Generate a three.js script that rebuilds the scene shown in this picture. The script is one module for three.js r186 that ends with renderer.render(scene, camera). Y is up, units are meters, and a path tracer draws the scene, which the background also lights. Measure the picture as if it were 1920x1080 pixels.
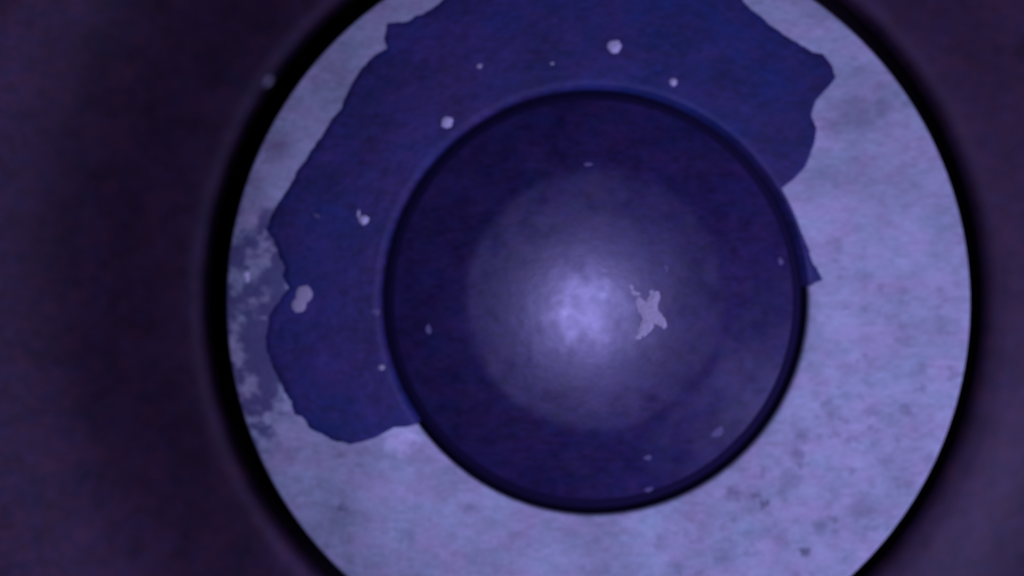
import * as THREE from 'three';
import { RectAreaLightUniformsLib } from 'three/addons/lights/RectAreaLightUniformsLib.js';
import { mergeGeometries, mergeVertices, toCreasedNormals } from 'three/addons/utils/BufferGeometryUtils.js';

// ---------- camera, lamps, exposure ----------
// one unit of the plan (u) is 0.02 mm; the disc is 28 mm across and lies flat, seen from straight above
const U = 2e-5, D = 1250, H = 200;                  // lens to disc top; height of the disc above the housing
const scene = new THREE.Scene();
scene.background = new THREE.Color().setRGB(0.0012, 0.0008, 0.003);
const camera = new THREE.PerspectiveCamera(2 * Math.atan(540 / D) * 180 / Math.PI, 16 / 9, 0.001, 2);
camera.up.set(0, 0, -1);
camera.position.set(0, (D + H) * U, 0);
camera.lookAt(0, 0, 0);
camera.focus = 0.0231; camera.userData.fStop = 11;
const renderer = new THREE.WebGLRenderer({ antialias: true });
renderer.toneMapping = THREE.LinearToneMapping;
renderer.toneMappingExposure = 1;
renderer.shadowMap.enabled = true;
RectAreaLightUniformsLib.init();
const LAMP = new THREE.Color().setRGB(0.41, 0.375, 1.0);
// small lamp beside the lens: gives the soft glint on the dome
const lensLamp = new THREE.PointLight(LAMP, 0.00155, 0, 2);
lensLamp.position.set(262 * U, (H + D + 20) * U, 105 * U);
lensLamp.castShadow = true; lensLamp.shadow.radius = 0.11;
scene.add(lensLamp);
// broad lamp low on the right: throws the soft shadow of the disc to the left
const sideLamp = new THREE.RectAreaLight(LAMP, 25, 1250 * U, 1000 * U);
sideLamp.position.set(3300 * U, (H + 1040) * U, 1750 * U);
sideLamp.lookAt(162 * U, H * U, 28 * U);
scene.add(sideLamp);

// ---------- helpers ----------
let seed = 20240607;
const rnd = () => { seed = (seed + 0x6D2B79F5) | 0; let t = Math.imul(seed ^ (seed >>> 15), 1 | seed); t = (t + Math.imul(t ^ (t >>> 7), 61 | t)) ^ t; return ((t ^ (t >>> 14)) >>> 0) / 4294967296; };
const NP = 256, NT = new Float32Array(NP * NP).map(() => rnd());
const sm = t => t * t * (3 - 2 * t), mod = n => ((n % NP) + NP) % NP;
function vn(x, y) {
  const i = Math.floor(x), j = Math.floor(y), a = sm(x - i), b = sm(y - j), g = (p, q) => NT[mod(p) + NP * mod(q)];
  return (g(i, j) * (1 - a) + g(i + 1, j) * a) * (1 - b) + (g(i, j + 1) * (1 - a) + g(i + 1, j + 1) * a) * b;
}
const fbm = (x, y, o = 4) => { let s = 0, a = 0.5, n = 0; for (let k = 0; k < o; k++) { s += a * vn(x + 17.3 * k, y + 41.7 * k); n += a; x *= 2.03; y *= 2.03; a *= 0.55; } return s / n; };
const step01 = (a, b, x) => sm(Math.min(1, Math.max(0, (x - a) / (b - a))));
// photo position of a point lying at height h (u) -> plan position in u
const at = (px, py, h = H) => { const k = (D + H - h) / D; return [(px - 960) * k, (py - 540) * k]; };

// a texture over a square of the plan, side w (u), centred on the middle of the thing
function tex(size, w, f, srgbLike = true) {
  const d = new Uint8Array(size * size * 4), c = [0, 0, 0];
  const enc = v => Math.round(255 * (srgbLike ? (v <= 0.0031308 ? 12.92 * v : 1.055 * Math.pow(v, 1 / 2.4) - 0.055) : Math.min(1, Math.max(0, v))));
  for (let j = 0; j < size; j++) for (let i = 0; i < size; i++) {
    f(((i + 0.5) / size - 0.5) * w, (0.5 - (j + 0.5) / size) * w, c);           // x and z of the plan
    const o = 4 * (j * size + i);
    for (let k = 0; k < 3; k++) d[o + k] = enc(Math.min(1, Math.max(0, c[k])));
    d[o + 3] = 255;
  }
  const t = new THREE.DataTexture(d, size, size);
  t.magFilter = THREE.LinearFilter; t.minFilter = THREE.LinearFilter;
  t.wrapS = t.wrapT = THREE.RepeatWrapping;
  if (srgbLike) t.colorSpace = THREE.SRGBColorSpace;
  t.needsUpdate = true;
  return t;
}
// plan uv: u right, v up the picture, one square of side w
function planUV(g, w) {
  const p = g.attributes.position, uv = new Float32Array(p.count * 2);
  for (let i = 0; i < p.count; i++) { uv[2 * i] = p.getX(i) / U / w + 0.5; uv[2 * i + 1] = -p.getZ(i) / U / w + 0.5; }
  g.setAttribute('uv', new THREE.BufferAttribute(uv, 2));
  return g;
}
function lathe(profile, seg = 256) {               // profile in u, [r, h]
  const g = new THREE.LatheGeometry(profile.map(([r, h]) => new THREE.Vector2(r, h)), seg);
  return toCreasedNormals(g, 0.5).scale(U, U, U);   // normals first: the merge inside works to a hundredth of a unit
}
function part(name, g, m, parent) {
  const o = new THREE.Mesh(g, m); o.name = name; o.castShadow = o.receiveShadow = true; parent.add(o); return o;
}

// ---------- housing: dark plate with a round recess ----------
const RC = at(1122, 568), HC = at(1121, 564, 0);
{
  const W = 2600;
  const cm = tex(1024, W, (x, y, c) => {
    const n = fbm(x / 70 + 9, y / 55, 4), g = fbm(x / 9, y / 6, 3), r = fbm(x / 17 + 50, y / 9 + 7, 3);
    const v = 0.6 + 0.5 * (n - 0.5) + 1.0 * (g - 0.5);
    c[0] = 0.098 * v * (0.85 + 1.1 * (r - 0.4)); c[1] = 0.038 * v; c[2] = 0.07 * v * (1.2 - 0.8 * (r - 0.4));
  });
  const bm = tex(720, W, (x, y, c) => { c[0] = c[1] = c[2] = fbm(x / 26, y / 22, 4); }, false);
  const m = new THREE.MeshStandardMaterial({ map: cm, bumpMap: bm, bumpScale: 2 * U, roughness: 0.68 });
  let prof = [[868, -36], [868, -16], [872, -7], [880, -2], [892, 0.5], [912, 1.5], [940, 2], [965, 1], [990, 0.4], [1010, 0], [1080, 3], [1140, 14], [1200, 38], [1260, 76], [1330, 122], [1400, 152], [1480, 165], [1600, 170], [2400, 170]];
  const curve = new THREE.CatmullRomCurve3(prof.map(([a, b]) => new THREE.Vector3(a, b, 0)));
  prof = curve.getSpacedPoints(120).map(p => [p.x, p.y]);
  const along = prof.map(() => 868);                 // distance along the bowl, so that its grain keeps its size on the slope
  for (let i = 1; i < prof.length; i++) along[i] = along[i - 1] + Math.hypot(prof[i][0] - prof[i - 1][0], prof[i][1] - prof[i - 1][1]);
  const hg = lathe(prof, 320), hp = hg.attributes.position, huv = new Float32Array(hp.count * 2);
  for (let i = 0; i < hp.count; i++) {
    const R = Math.hypot(hp.getX(i), hp.getZ(i)), rr = R / U; let k = 1;
    while (k < prof.length - 1 && prof[k][0] < rr) k++;
    const f = Math.min(1, Math.max(0, (rr - prof[k - 1][0]) / (prof[k][0] - prof[k - 1][0]))), q = (along[k - 1] + f * (along[k] - along[k - 1])) / R / W;
    huv[2 * i] = hp.getX(i) * q + 0.5; huv[2 * i + 1] = -hp.getZ(i) * q + 0.5;
  }
  hg.setAttribute('uv', new THREE.BufferAttribute(huv, 2));
  const housing = part('housing', hg, m, scene);
  housing.position.set(HC[0] * U, 0, HC[1] * U);
  housing.userData = { kind: 'structure', label: 'dark brown housing plate with a round recess around the disc', category: 'housing' };
  const hollow = new THREE.MeshStandardMaterial({ color: new THREE.Color().setRGB(0.085, 0.048, 0.075), roughness: 0.8 });
  part('recess_wall', lathe([[0.5, -800], [1000, -800], [2600, -800], [2600, -60], [1700, -44], [868, -36]], 192), hollow, housing);
}

// ---------- the disc ----------
const disc = new THREE.Group(); disc.name = 'round_disc';
disc.position.set(RC[0] * U, -800 * U, RC[1] * U);
disc.userData = { label: 'round pale grey disc with a dark blue domed centre under torn dark film', category: 'disc' };
scene.add(disc);
const B = H + 800;                                   // disc top above the disc's base
const DC = [at(1113, 562)[0] - RC[0], at(1113, 562)[1] - RC[1]];   // dome centre relative to the disc
const rel = (px, py) => { const a = at(px, py); return [a[0] - RC[0], a[1] - RC[1]]; };

// pale ring with its stains
{
  const W = 1440;
  const spots = [[640, 955, 9, .6], [1430, 946, 10, .75], [1420, 932, 7, .6], [1375, 926, 11, .6], [1510, 1033, 9, .9], [1497, 850, 13, .5], [1505, 815, 14, .45], [1502, 872, 9, .55],
    [1725, 730, 9, .6], [1700, 770, 10, .4], [1540, 985, 16, .5], [1560, 974, 9, .5], [1242, 1015, 16, .4], [1430, 885, 11, .4], [1595, 882, 9, .4], [880, 952, 13, .35], [520, 275, 24, .5], [1605, 212, 34, .38],
    [1650, 203, 22, .35], [1565, 235, 20, .25], [1580, 215, 22, .3], [545, 852, 14, .3], [1590, 700, 18, .22], [1700, 640, 12, .3], [1770, 620, 14, .25], [1460, 1010, 18, .3], [1620, 950, 22, .3], [1740, 860, 14, .3], [600, 900, 16, .25], [470, 350, 22, .25],
    [1360, 1040, 22, .3], [1660, 860, 16, .3], [1550, 330, 20, .2], [1480, 900, 20, .3], [1410, 1000, 16, .3], [1010, 1010, 18, .15], [760, 1000, 16, .2], [1620, 520, 18, .2], [1570, 460, 18, .2]]
    .map(([x, y, r, a]) => [...rel(x, y), r, a]);
  for (let k = 0; k < 120; k++) { const a = -0.15 + 1.45 * rnd(), r = 450 + 240 * rnd(); spots.push([Math.cos(a) * r, Math.sin(a) * r, 4 + 9 * rnd(), 0.12 + 0.26 * rnd()]); }
  for (let k = 0; k < 60; k++) { const a = Math.PI * 2 * rnd(), r = 420 + 280 * rnd(); spots.push([Math.cos(a) * r, Math.sin(a) * r, 4 + 8 * rnd(), 0.1 + 0.15 * rnd()]); }
  const cell = 60, bins = new Map();
  for (const s of spots) for (let i = Math.floor((s[0] - 2.2 * s[2]) / cell); i <= Math.floor((s[0] + 2.2 * s[2]) / cell); i++) for (let j = Math.floor((s[1] - 2.2 * s[2]) / cell); j <= Math.floor((s[1] + 2.2 * s[2]) / cell); j++) {
    const k = i + ',' + j; if (!bins.has(k)) bins.set(k, []); bins.get(k).push(s);
  }
  const chip = rel(750, 818), film0 = rel(490, 610);
  const cm = tex(1400, W, (x, y, c) => {
    const z = y;
    const n = fbm(x / 95 + 3, z / 80 + 5, 4), g = fbm(x / 16 + 8, z / 8, 3), q = fbm(x / 46 + 33, z / 30 + 12, 3);
    let v = 1 + 0.6 * (n - 0.5) + 0.42 * (g - 0.5), st = 0;
    const wx = 22 * (fbm(x / 12, z / 12, 2) - 0.5), wz = 16 * (fbm(x / 12 + 60, z / 12, 2) - 0.5);
    for (const s of bins.get(Math.floor(x / cell) + ',' + Math.floor(z / cell)) || []) { const d = Math.hypot(x - s[0] + wx, z - s[1] + wz) / s[2]; st = Math.max(st, s[3] * (1 - step01(0.2, 1.7, d))); }
    // thin dark residue left beside the film on the left, in blotches with their own outline
    const dl = Math.hypot((x - film0[0]) / 80, (z - film0[1]) / 210);
    const rs = step01(0.38, 0.7, fbm(x / 26 + 5, z / 24 + 91, 4) + 0.32 * (1 - dl)) * (1 - step01(0.9, 1.35, dl)) * 0.8;
    v *= (1 - st * 0.75) * (1 + 0.5 * (1 - step01(0.5, 1.3, Math.hypot(x - chip[0] + wx, z - chip[1] + wz) / 34)));
    c[0] = 0.47 * v * (0.93 + 0.3 * (q - 0.4)) + 0.002; c[1] = 0.465 * v * (1.05 - 0.16 * (q - 0.4)); c[2] = 0.47 * v + 0.025 * st;
    c[0] += (0.05 - c[0]) * rs; c[1] += (0.045 - c[1]) * rs; c[2] += (0.14 - c[2]) * rs;
  });
  const bm = tex(720, W, (x, y, c) => { c[0] = c[1] = c[2] = 0.6 * fbm(x / 30, y / 30, 4) + 0.4 * fbm(x / 8, y / 8, 2); }, false);
  const m = new THREE.MeshStandardMaterial({ map: cm, bumpMap: bm, bumpScale: 1.2 * U, roughness: 0.72 });
  const g = new THREE.LatheGeometry([[701, 1], [701, B - 9], [700, B - 5], [696.5, B - 1.5], [692, B], [560, B], [430, B], [409.5, B], [407.5, B - 0.8], [406, B - 2.6], [405.5, B - 5], [405.5, B - 11]].map(([r, h]) => new THREE.Vector2(r, h)), 320);
  // the hole is a little off the middle: slide the inner rings over
  const p = g.attributes.position;
  for (let i = 0; i < p.count; i++) {
    const r = Math.hypot(p.getX(i), p.getZ(i)), t = 1 - step01(430, 690, r);
    p.setX(i, p.getX(i) + DC[0] * t); p.setZ(i, p.getZ(i) + DC[1] * t);
  }
  part('pale_ring', planUV(toCreasedNormals(g, 0.6).scale(U, U, U), W), m, disc);
}

// domed centre
const fall = [0];                                     // drop of the dome per unit of radius: a gently curved cap, a soft bend, a steeper slope
for (let r = 0.5; r < 420; r++) fall.push(fall[fall.length - 1] + (r < 210 ? 0.066 * r / 245 : 0.0566) + (0.235 - 0.0566) * step01(226, 256, r));
const domeH = r => { const i = Math.floor(r), f = r - i; return B + 38 - fall[i] * (1 - f) - fall[i + 1] * f; };
let dome;
{
  const W = 820;
  const cm = tex(820, W, (x, y, c) => {
    const n = fbm(x / 60 + 70, y / 50 + 3, 4), g = fbm(x / 15 + 20, y / 8 + 44, 3), q = fbm(x / 38 + 1, y / 24 + 9, 3);
    const v = 1 + 0.6 * (n - 0.5) + 0.8 * (g - 0.5);
    c[0] = 0.026 * v * (0.7 + 1.1 * (q - 0.25)); c[1] = 0.017 * v; c[2] = 0.07 * v;
  });
  const bm = tex(820, W, (x, y, c) => { c[0] = c[1] = c[2] = fbm(x / 30 + 12, y / 26 + 5, 3); }, false);
  const rm = tex(512, W, (x, y, c) => { const r = Math.hypot(x, y); c[0] = c[2] = 0; c[1] = 0.37 + 0.10 * (fbm(x / 30, y / 30, 3) - 0.5) + 0.2 * (fbm((0.8 * x + 0.6 * y) / 27 + 7, (0.8 * y - 0.6 * x) / 27 + 3, 3) - 0.5); }, false);
  const m = new THREE.MeshPhysicalMaterial({ map: cm, bumpMap: bm, bumpScale: 0.35 * U, roughness: 1, roughnessMap: rm, clearcoat: 0.13, clearcoatRoughness: 0.2 });
  const pr = [[0.01, domeH(0)]];
  for (let r = 12; r <= 371; r += 5) pr.push([r, domeH(r)]);
  pr.push([374, domeH(374)], [376, domeH(376) - 6]);
  dome = part('dome', planUV(lathe(pr.reverse(), 256), W), m, disc);
  dome.position.set(DC[0] * U, 0, DC[1] * U);
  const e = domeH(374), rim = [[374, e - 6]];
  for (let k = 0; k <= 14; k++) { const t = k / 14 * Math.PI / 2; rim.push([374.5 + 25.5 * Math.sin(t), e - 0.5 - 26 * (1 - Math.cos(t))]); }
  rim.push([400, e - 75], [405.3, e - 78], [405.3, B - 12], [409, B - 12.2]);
  const shadeRim = part('shade_dark_rim', lathe(rim.reverse(), 256), new THREE.MeshPhysicalMaterial({ color: new THREE.Color().setRGB(0.012, 0.009, 0.034), roughness: 1, specularIntensity: 0.12 }), disc);  // near-black colour puts the shade of the groove into the rim round the dome
  shadeRim.position.copy(dome.position);
}

// torn dark film over ring and groove: outline as [photo x, photo y], from the spike on the right over the top to the lower left
const tear = [[1519, 536], [1528, 531], [1543, 525], [1536, 510], [1526, 494], [1514, 466], [1503, 440], [1487, 408], [1478, 380], [1464, 354], [1489, 336], [1510, 313], [1527, 271], [1530, 241], [1521, 216], [1530, 187], [1556, 171], [1567, 146], [1560, 122], [1545, 101], [1523, 97], [1499, 84], [1470, 66], [1440, 44], [1410, 18],
  [1390, -4], [1340, -40], [1250, -75], [1120, -88], [980, -75], [900, -44], [838, -6], [815, 14], [790, 26], [762, 40], [726, 45], [719, 72], [726, 91], [703, 101], [680, 126], [654, 166], [640, 202], [601, 256], [571, 301], [541, 351], [512, 398], [500, 430], [517, 462], [530, 500], [541, 540], [527, 562],
  [506, 588], [498, 640], [519, 700], [556, 776], [598, 812], [630, 828], [655, 834], [682, 828], [706, 820], [721, 807], [737, 797], [762, 801], [781, 795]];
let filmTop;
{
  const pol = tear.map(([x, y]) => { const a = at(x, y), dx = a[0] - RC[0] - DC[0], dz = a[1] - RC[1] - DC[1]; let t = Math.atan2(-dz, dx); if (t < -0.2) t += Math.PI * 2; return [t + 0.06 * 0, Math.hypot(dx, dz)]; });
  // keep angles rising
  for (let i = 1; i < pol.length; i++) if (pol[i][0] <= pol[i - 1][0] + 0.002) pol[i][0] = pol[i - 1][0] + 0.002;
  const t0 = pol[0][0], t1 = pol[pol.length - 1][0];
  const N = 1400, Mr = 44, TH = 2.2;
  const outer = t => { let i = 1; while (i < pol.length - 1 && pol[i][0] < t) i++; const [a, ra] = pol[i - 1], [b, rb] = pol[i]; const k = Math.min(1, Math.max(0, (t - a) / (b - a))); return ra + (rb - ra) * k + (8 + 11 * step01(2.75, 2.95, t) * (1 - step01(3.55, 3.75, t))) * (fbm(t * 30, 3.3, 5) - 0.5) * (ra > 411 ? 1 : 0); };
  const IN = 403.8;
  filmTop = r => B + TH - 1.2 * (1 - step01(403.8, 412, r));
  const pos = [], idx = [];
  const cols = Mr + 1;
  for (let i = 0; i <= N; i++) {
    const t = t0 + (t1 - t0) * i / N, ro = Math.max(409, outer(t));
    const cx = Math.cos(t), sz = -Math.sin(t);
    const endk = Math.min(1, i / 5, (N - i) / 5);
    const put = (r, h) => pos.push(cx * r * U, h * U, sz * r * U);
        for (let j = 0; j <= Mr; j++) {
      const f = j / Mr; let rr;
      const w = Math.min(70, (ro - IN) * 0.85);
      rr = f < 0.45 ? IN + w * f / 0.45 : IN + w + (ro - IN - w) * (f - 0.45) / 0.55;
      const edge = ro > 412 ? 1 - step01(0, 9, ro - rr) : 0, wav = 1.4 * (fbm(cx * rr / 60 + 9, sz * rr / 60, 3) - 0.5);
      put(rr, filmTop(rr) + (rr > 420 ? wav * step01(420, 440, rr) * (1 - edge) : 0) - edge * (TH - 0.3));
    }
  }
  for (let i = 0; i < N; i++) for (let j = 0; j < cols - 1; j++) { const a = i * cols + j, b = a + 1, c = a + cols, d = c + 1; idx.push(a, b, d, a, d, c); }
  // the inner edge folds down over the lip of the hole on to the rim of the dome
  const fold = [[403.9, B + TH - 1.2], [402, B - 1.5], [399.5, B - 7], [397, B - 14], [394, B - 22]], at0 = pos.length / 3;
  for (let i = 0; i <= N; i++) {
    const t = t0 + (t1 - t0) * i / N, w = 1.5 * (fbm(t * 9 + 3, 8.2, 3) - 0.5);
    for (const [fr, fh] of fold) pos.push(Math.cos(t) * (fr + (fr < 403 ? w : 0)) * U, fh * U, -Math.sin(t) * (fr + (fr < 403 ? w : 0)) * U);
  }
  for (let i = 0; i < N; i++) for (let j = 0; j < fold.length - 1; j++) { const a = at0 + i * fold.length + j, b = a + 1, c = a + fold.length, d = c + 1; idx.push(a, d, b, a, c, d); }
  const g = new THREE.BufferGeometry();
  g.setAttribute('position', new THREE.Float32BufferAttribute(pos, 3)); g.setIndex(idx); g.computeVertexNormals();
  const W = 1440;
  const cm = tex(1200, W, (x, y, c) => {
    const n = fbm(x / 85 + 30, y / 70 + 31, 4), gr = fbm(x / 15 + 2, y / 8 + 14, 3), q = fbm(x / 38 + 81, y / 24 + 9, 3);
    const v = 1 + 0.85 * (n - 0.5) + 0.8 * (gr - 0.5);
    c[0] = 0.024 * v * (0.75 + 1.5 * (q - 0.3) + 1.2 * (fbm(x / 150 + 4, y / 120, 2) - 0.45)); c[1] = 0.023 * v; c[2] = 0.108 * v;
  });
  const bm = tex(720, W, (x, y, c) => { c[0] = c[1] = c[2] = 0.7 * fbm(x / 40, y / 40, 3) + 0.3 * fbm(x / 10, y / 10, 2); }, false);
  const m = new THREE.MeshStandardMaterial({ map: cm, bumpMap: bm, bumpScale: 2 * U, roughness: 0.62, side: THREE.DoubleSide });
  const f = part('dark_film', planUV(g, W), m, disc);
  f.position.set(DC[0] * U, 0, DC[1] * U);
  f.userData.label = 'dark blue film with torn edges over the upper and left part';
}

// ---------- specks and flakes, each lying on the disc ----------
const discR = (x, z) => Math.hypot(x - RC[0] - DC[0], z - RC[1] - DC[1]);
function topAt(px, py, on) {                          // plan position and height (u) of the surface at a photo position
  let h = H, p;
  for (let k = 0; k < 4; k++) { p = at(px, py, h); const r = discR(...p); h = on === 'housing' ? 3 : on === 'ring' ? H : on === 'film' ? filmTop(r) - 800 : domeH(r) - 800; }
  return [p[0], h, p[1]];
}
const speckM = [[0.6, 0.58, 0.58], [0.42, 0.4, 0.39], [0.13, 0.115, 0.19]].map(c => new THREE.MeshStandardMaterial({ color: new THREE.Color().setRGB(...c), roughness: 0.8 }));
function lump(rx, rz, ry, turn, rough = 0.28) {       // an uneven lump sitting on y = 0
  const g = mergeVertices(new THREE.IcosahedronGeometry(1, 5).deleteAttribute('normal').deleteAttribute('uv'));
  const p = g.attributes.position, o = rnd() * 90;
  for (let i = 0; i < p.count; i++) {
    const x = p.getX(i), y = p.getY(i), z = p.getZ(i), k = 1 + rough * 2 * (fbm(x * 1.6 + o, z * 1.6 + y * 1.1 + o, 3) - 0.5);
    const X = x * k * rx, Z = z * k * rz, c = Math.cos(turn), s = Math.sin(turn);
    p.setXYZ(i, (X * c - Z * s) * U, (Math.max(-0.3, y) * k + 0.3) * ry * 0.45 * U, (X * s + Z * c) * U);
  }
  g.computeVertexNormals();
  return g;
}
function speck(name, label, category, [px, py], on, shapes, mat, group) {
  const [x, h, z] = topAt(px, py, on);
  const gs = shapes.map(([dx, dz, rx, rz, ry, turn = 0, rough]) => lump(rx, rz, ry, turn, rough).translate(dx * U, 0, dz * U));
  const o = part(name, gs.length > 1 ? mergeGeometries(gs) : gs[0], speckM[mat], scene);
  o.position.set(x * U, (h - 1) * U, z * U);
  o.userData = { label, category };
  if (group) o.userData.group = group;
}
const G = 'pale dust specks on the dark film', S = 'dull smears of residue';
speck('dust_speck', 'round white dust speck left of the top, beside the upper left dome edge', 'speck', [838, 230], 'film', [[0, 0, 10.5, 11, 7]], 0, G);
speck('dust_speck_001', 'largest white dust speck on the film, above the dome near the top edge', 'speck', [1152, 87], 'film', [[0, 0, 12.5, 12, 8]], 0, G);
speck('dust_speck_002', 'small white dust speck on the film right of the dome top', 'speck', [1262, 154], 'film', [[0, 0, 7, 7, 6]], 0, G);
speck('dust_speck_003', 'white dust speck with a short upright tail, on the film left of the dome', 'speck', [682, 412], 'film', [[0, 0, 9.5, 8.5, 7], [-10, -11, 3.2, 9, 3.5, 0.1]], 0, G);
speck('dust_speck_004', 'tiny faint dust speck on the film between the two larger upper specks', 'speck', [899, 124], 'film', [[0, 0, 5, 4.5, 4]], 1, G);
speck('dust_speck_005', 'tiniest pinkish dust speck on the film above the dome', 'speck', [1035, 119], 'film', [[0, 0, 3.5, 3, 4]], 1, G);
speck('dust_speck_006', 'small pale dust speck at the lower left dome edge', 'speck', [715, 689], 'film', [[0, 0, 6, 5.5, 5]], 1, G);
speck('dust_speck_007', 'small elongated white dust speck near the left edge of the disc', 'speck', [461, 517], 'ring', [[0, -2, 6.5, 6, 5], [2, 6, 4.5, 7, 4, -0.2]], 0);
speck('dust_speck_008', 'pale dust speck outside the disc at the upper left on the recess rim', 'speck', [503, 151], 'housing', [[0, 0, 6, 9, 5, 0.7], [-4, 6, 4, 6, 4, 0.5]], 0);
speck('paint_flake', 'pale grey oblong flake of two lobes on the film near the left edge', 'flake', [566, 560], 'film', [[4, -9, 16, 16, 4, 0.2, .15], [-6, 12, 14, 14, 4, 0.4, .15]], 1);
speck('crust_flake', 'ragged pale crust flake shaped like a crooked letter beside the glint on the dome', 'flake', [1215, 588], 'dome',
  [[-30, -48, 8, 10, 3, -.6, .6], [-23, -36, 9, 12, 3.5, -.6, .7], [-14, -20, 10, 15, 4, -.5, .7], [-5, -6, 13, 14, 4.5, -.3, .6], [3, 6, 14, 16, 5, 0, .6], [8, -14, 11, 18, 4.5, -.15, .6], [13, -30, 9, 13, 4, -.2, .7], [16, 4, 11, 16, 4.5, -.35, .6], [25, 16, 8, 12, 4, -.35, .7], [-3, 22, 12, 13, 5, .4, .6], [-11, 34, 9, 10, 4, .5, .7], [-17, 43, 6, 7, 3, .5, .7]], 1);
const sm2 = [[808, 617, 11, 9, 'dome', 'faint dull smear on the left part of the dome'], [1213, 855, 9, 7, 'dome', 'upper of two faint smears near the dome bottom'], [1215, 915, 9, 7, 'dome', 'lower of two faint smears near the dome bottom'],
  [593, 405, 11, 10, 'film', 'faint dull smear on the film left of the tailed speck'], [698, 586, 15, 8, 'film', 'faint smear on the film at the left dome edge'], [1246, 505, 9, 11, 'dome', 'faint dull smear on the dome above the crust flake'],
  [1460, 490, 9, 8, 'dome', 'faint dull smear on the right edge of the dome near the torn spike'], [1340, 808, 16, 11, 'dome', 'broad faint smear on the lower right of the dome'], [1103, 311, 9, 6, 'dome', 'faint smear on the upper part of the dome'],
  [455, 553, 9, 8, 'ring', 'faint dull smear on the ring below the elongated white speck'], [462, 655, 11, 9, 'ring', 'faint dull smear low on the left part of the ring']];
sm2.forEach(([x, y, a, b, on, label], i) => speck('residue_smear' + (i ? '_' + String(i).padStart(3, '0') : ''), label, 'smear', [x, y], on, [[0, 0, a, b, 1.8, 0, .35]], 2, S));

renderer.render(scene, camera);
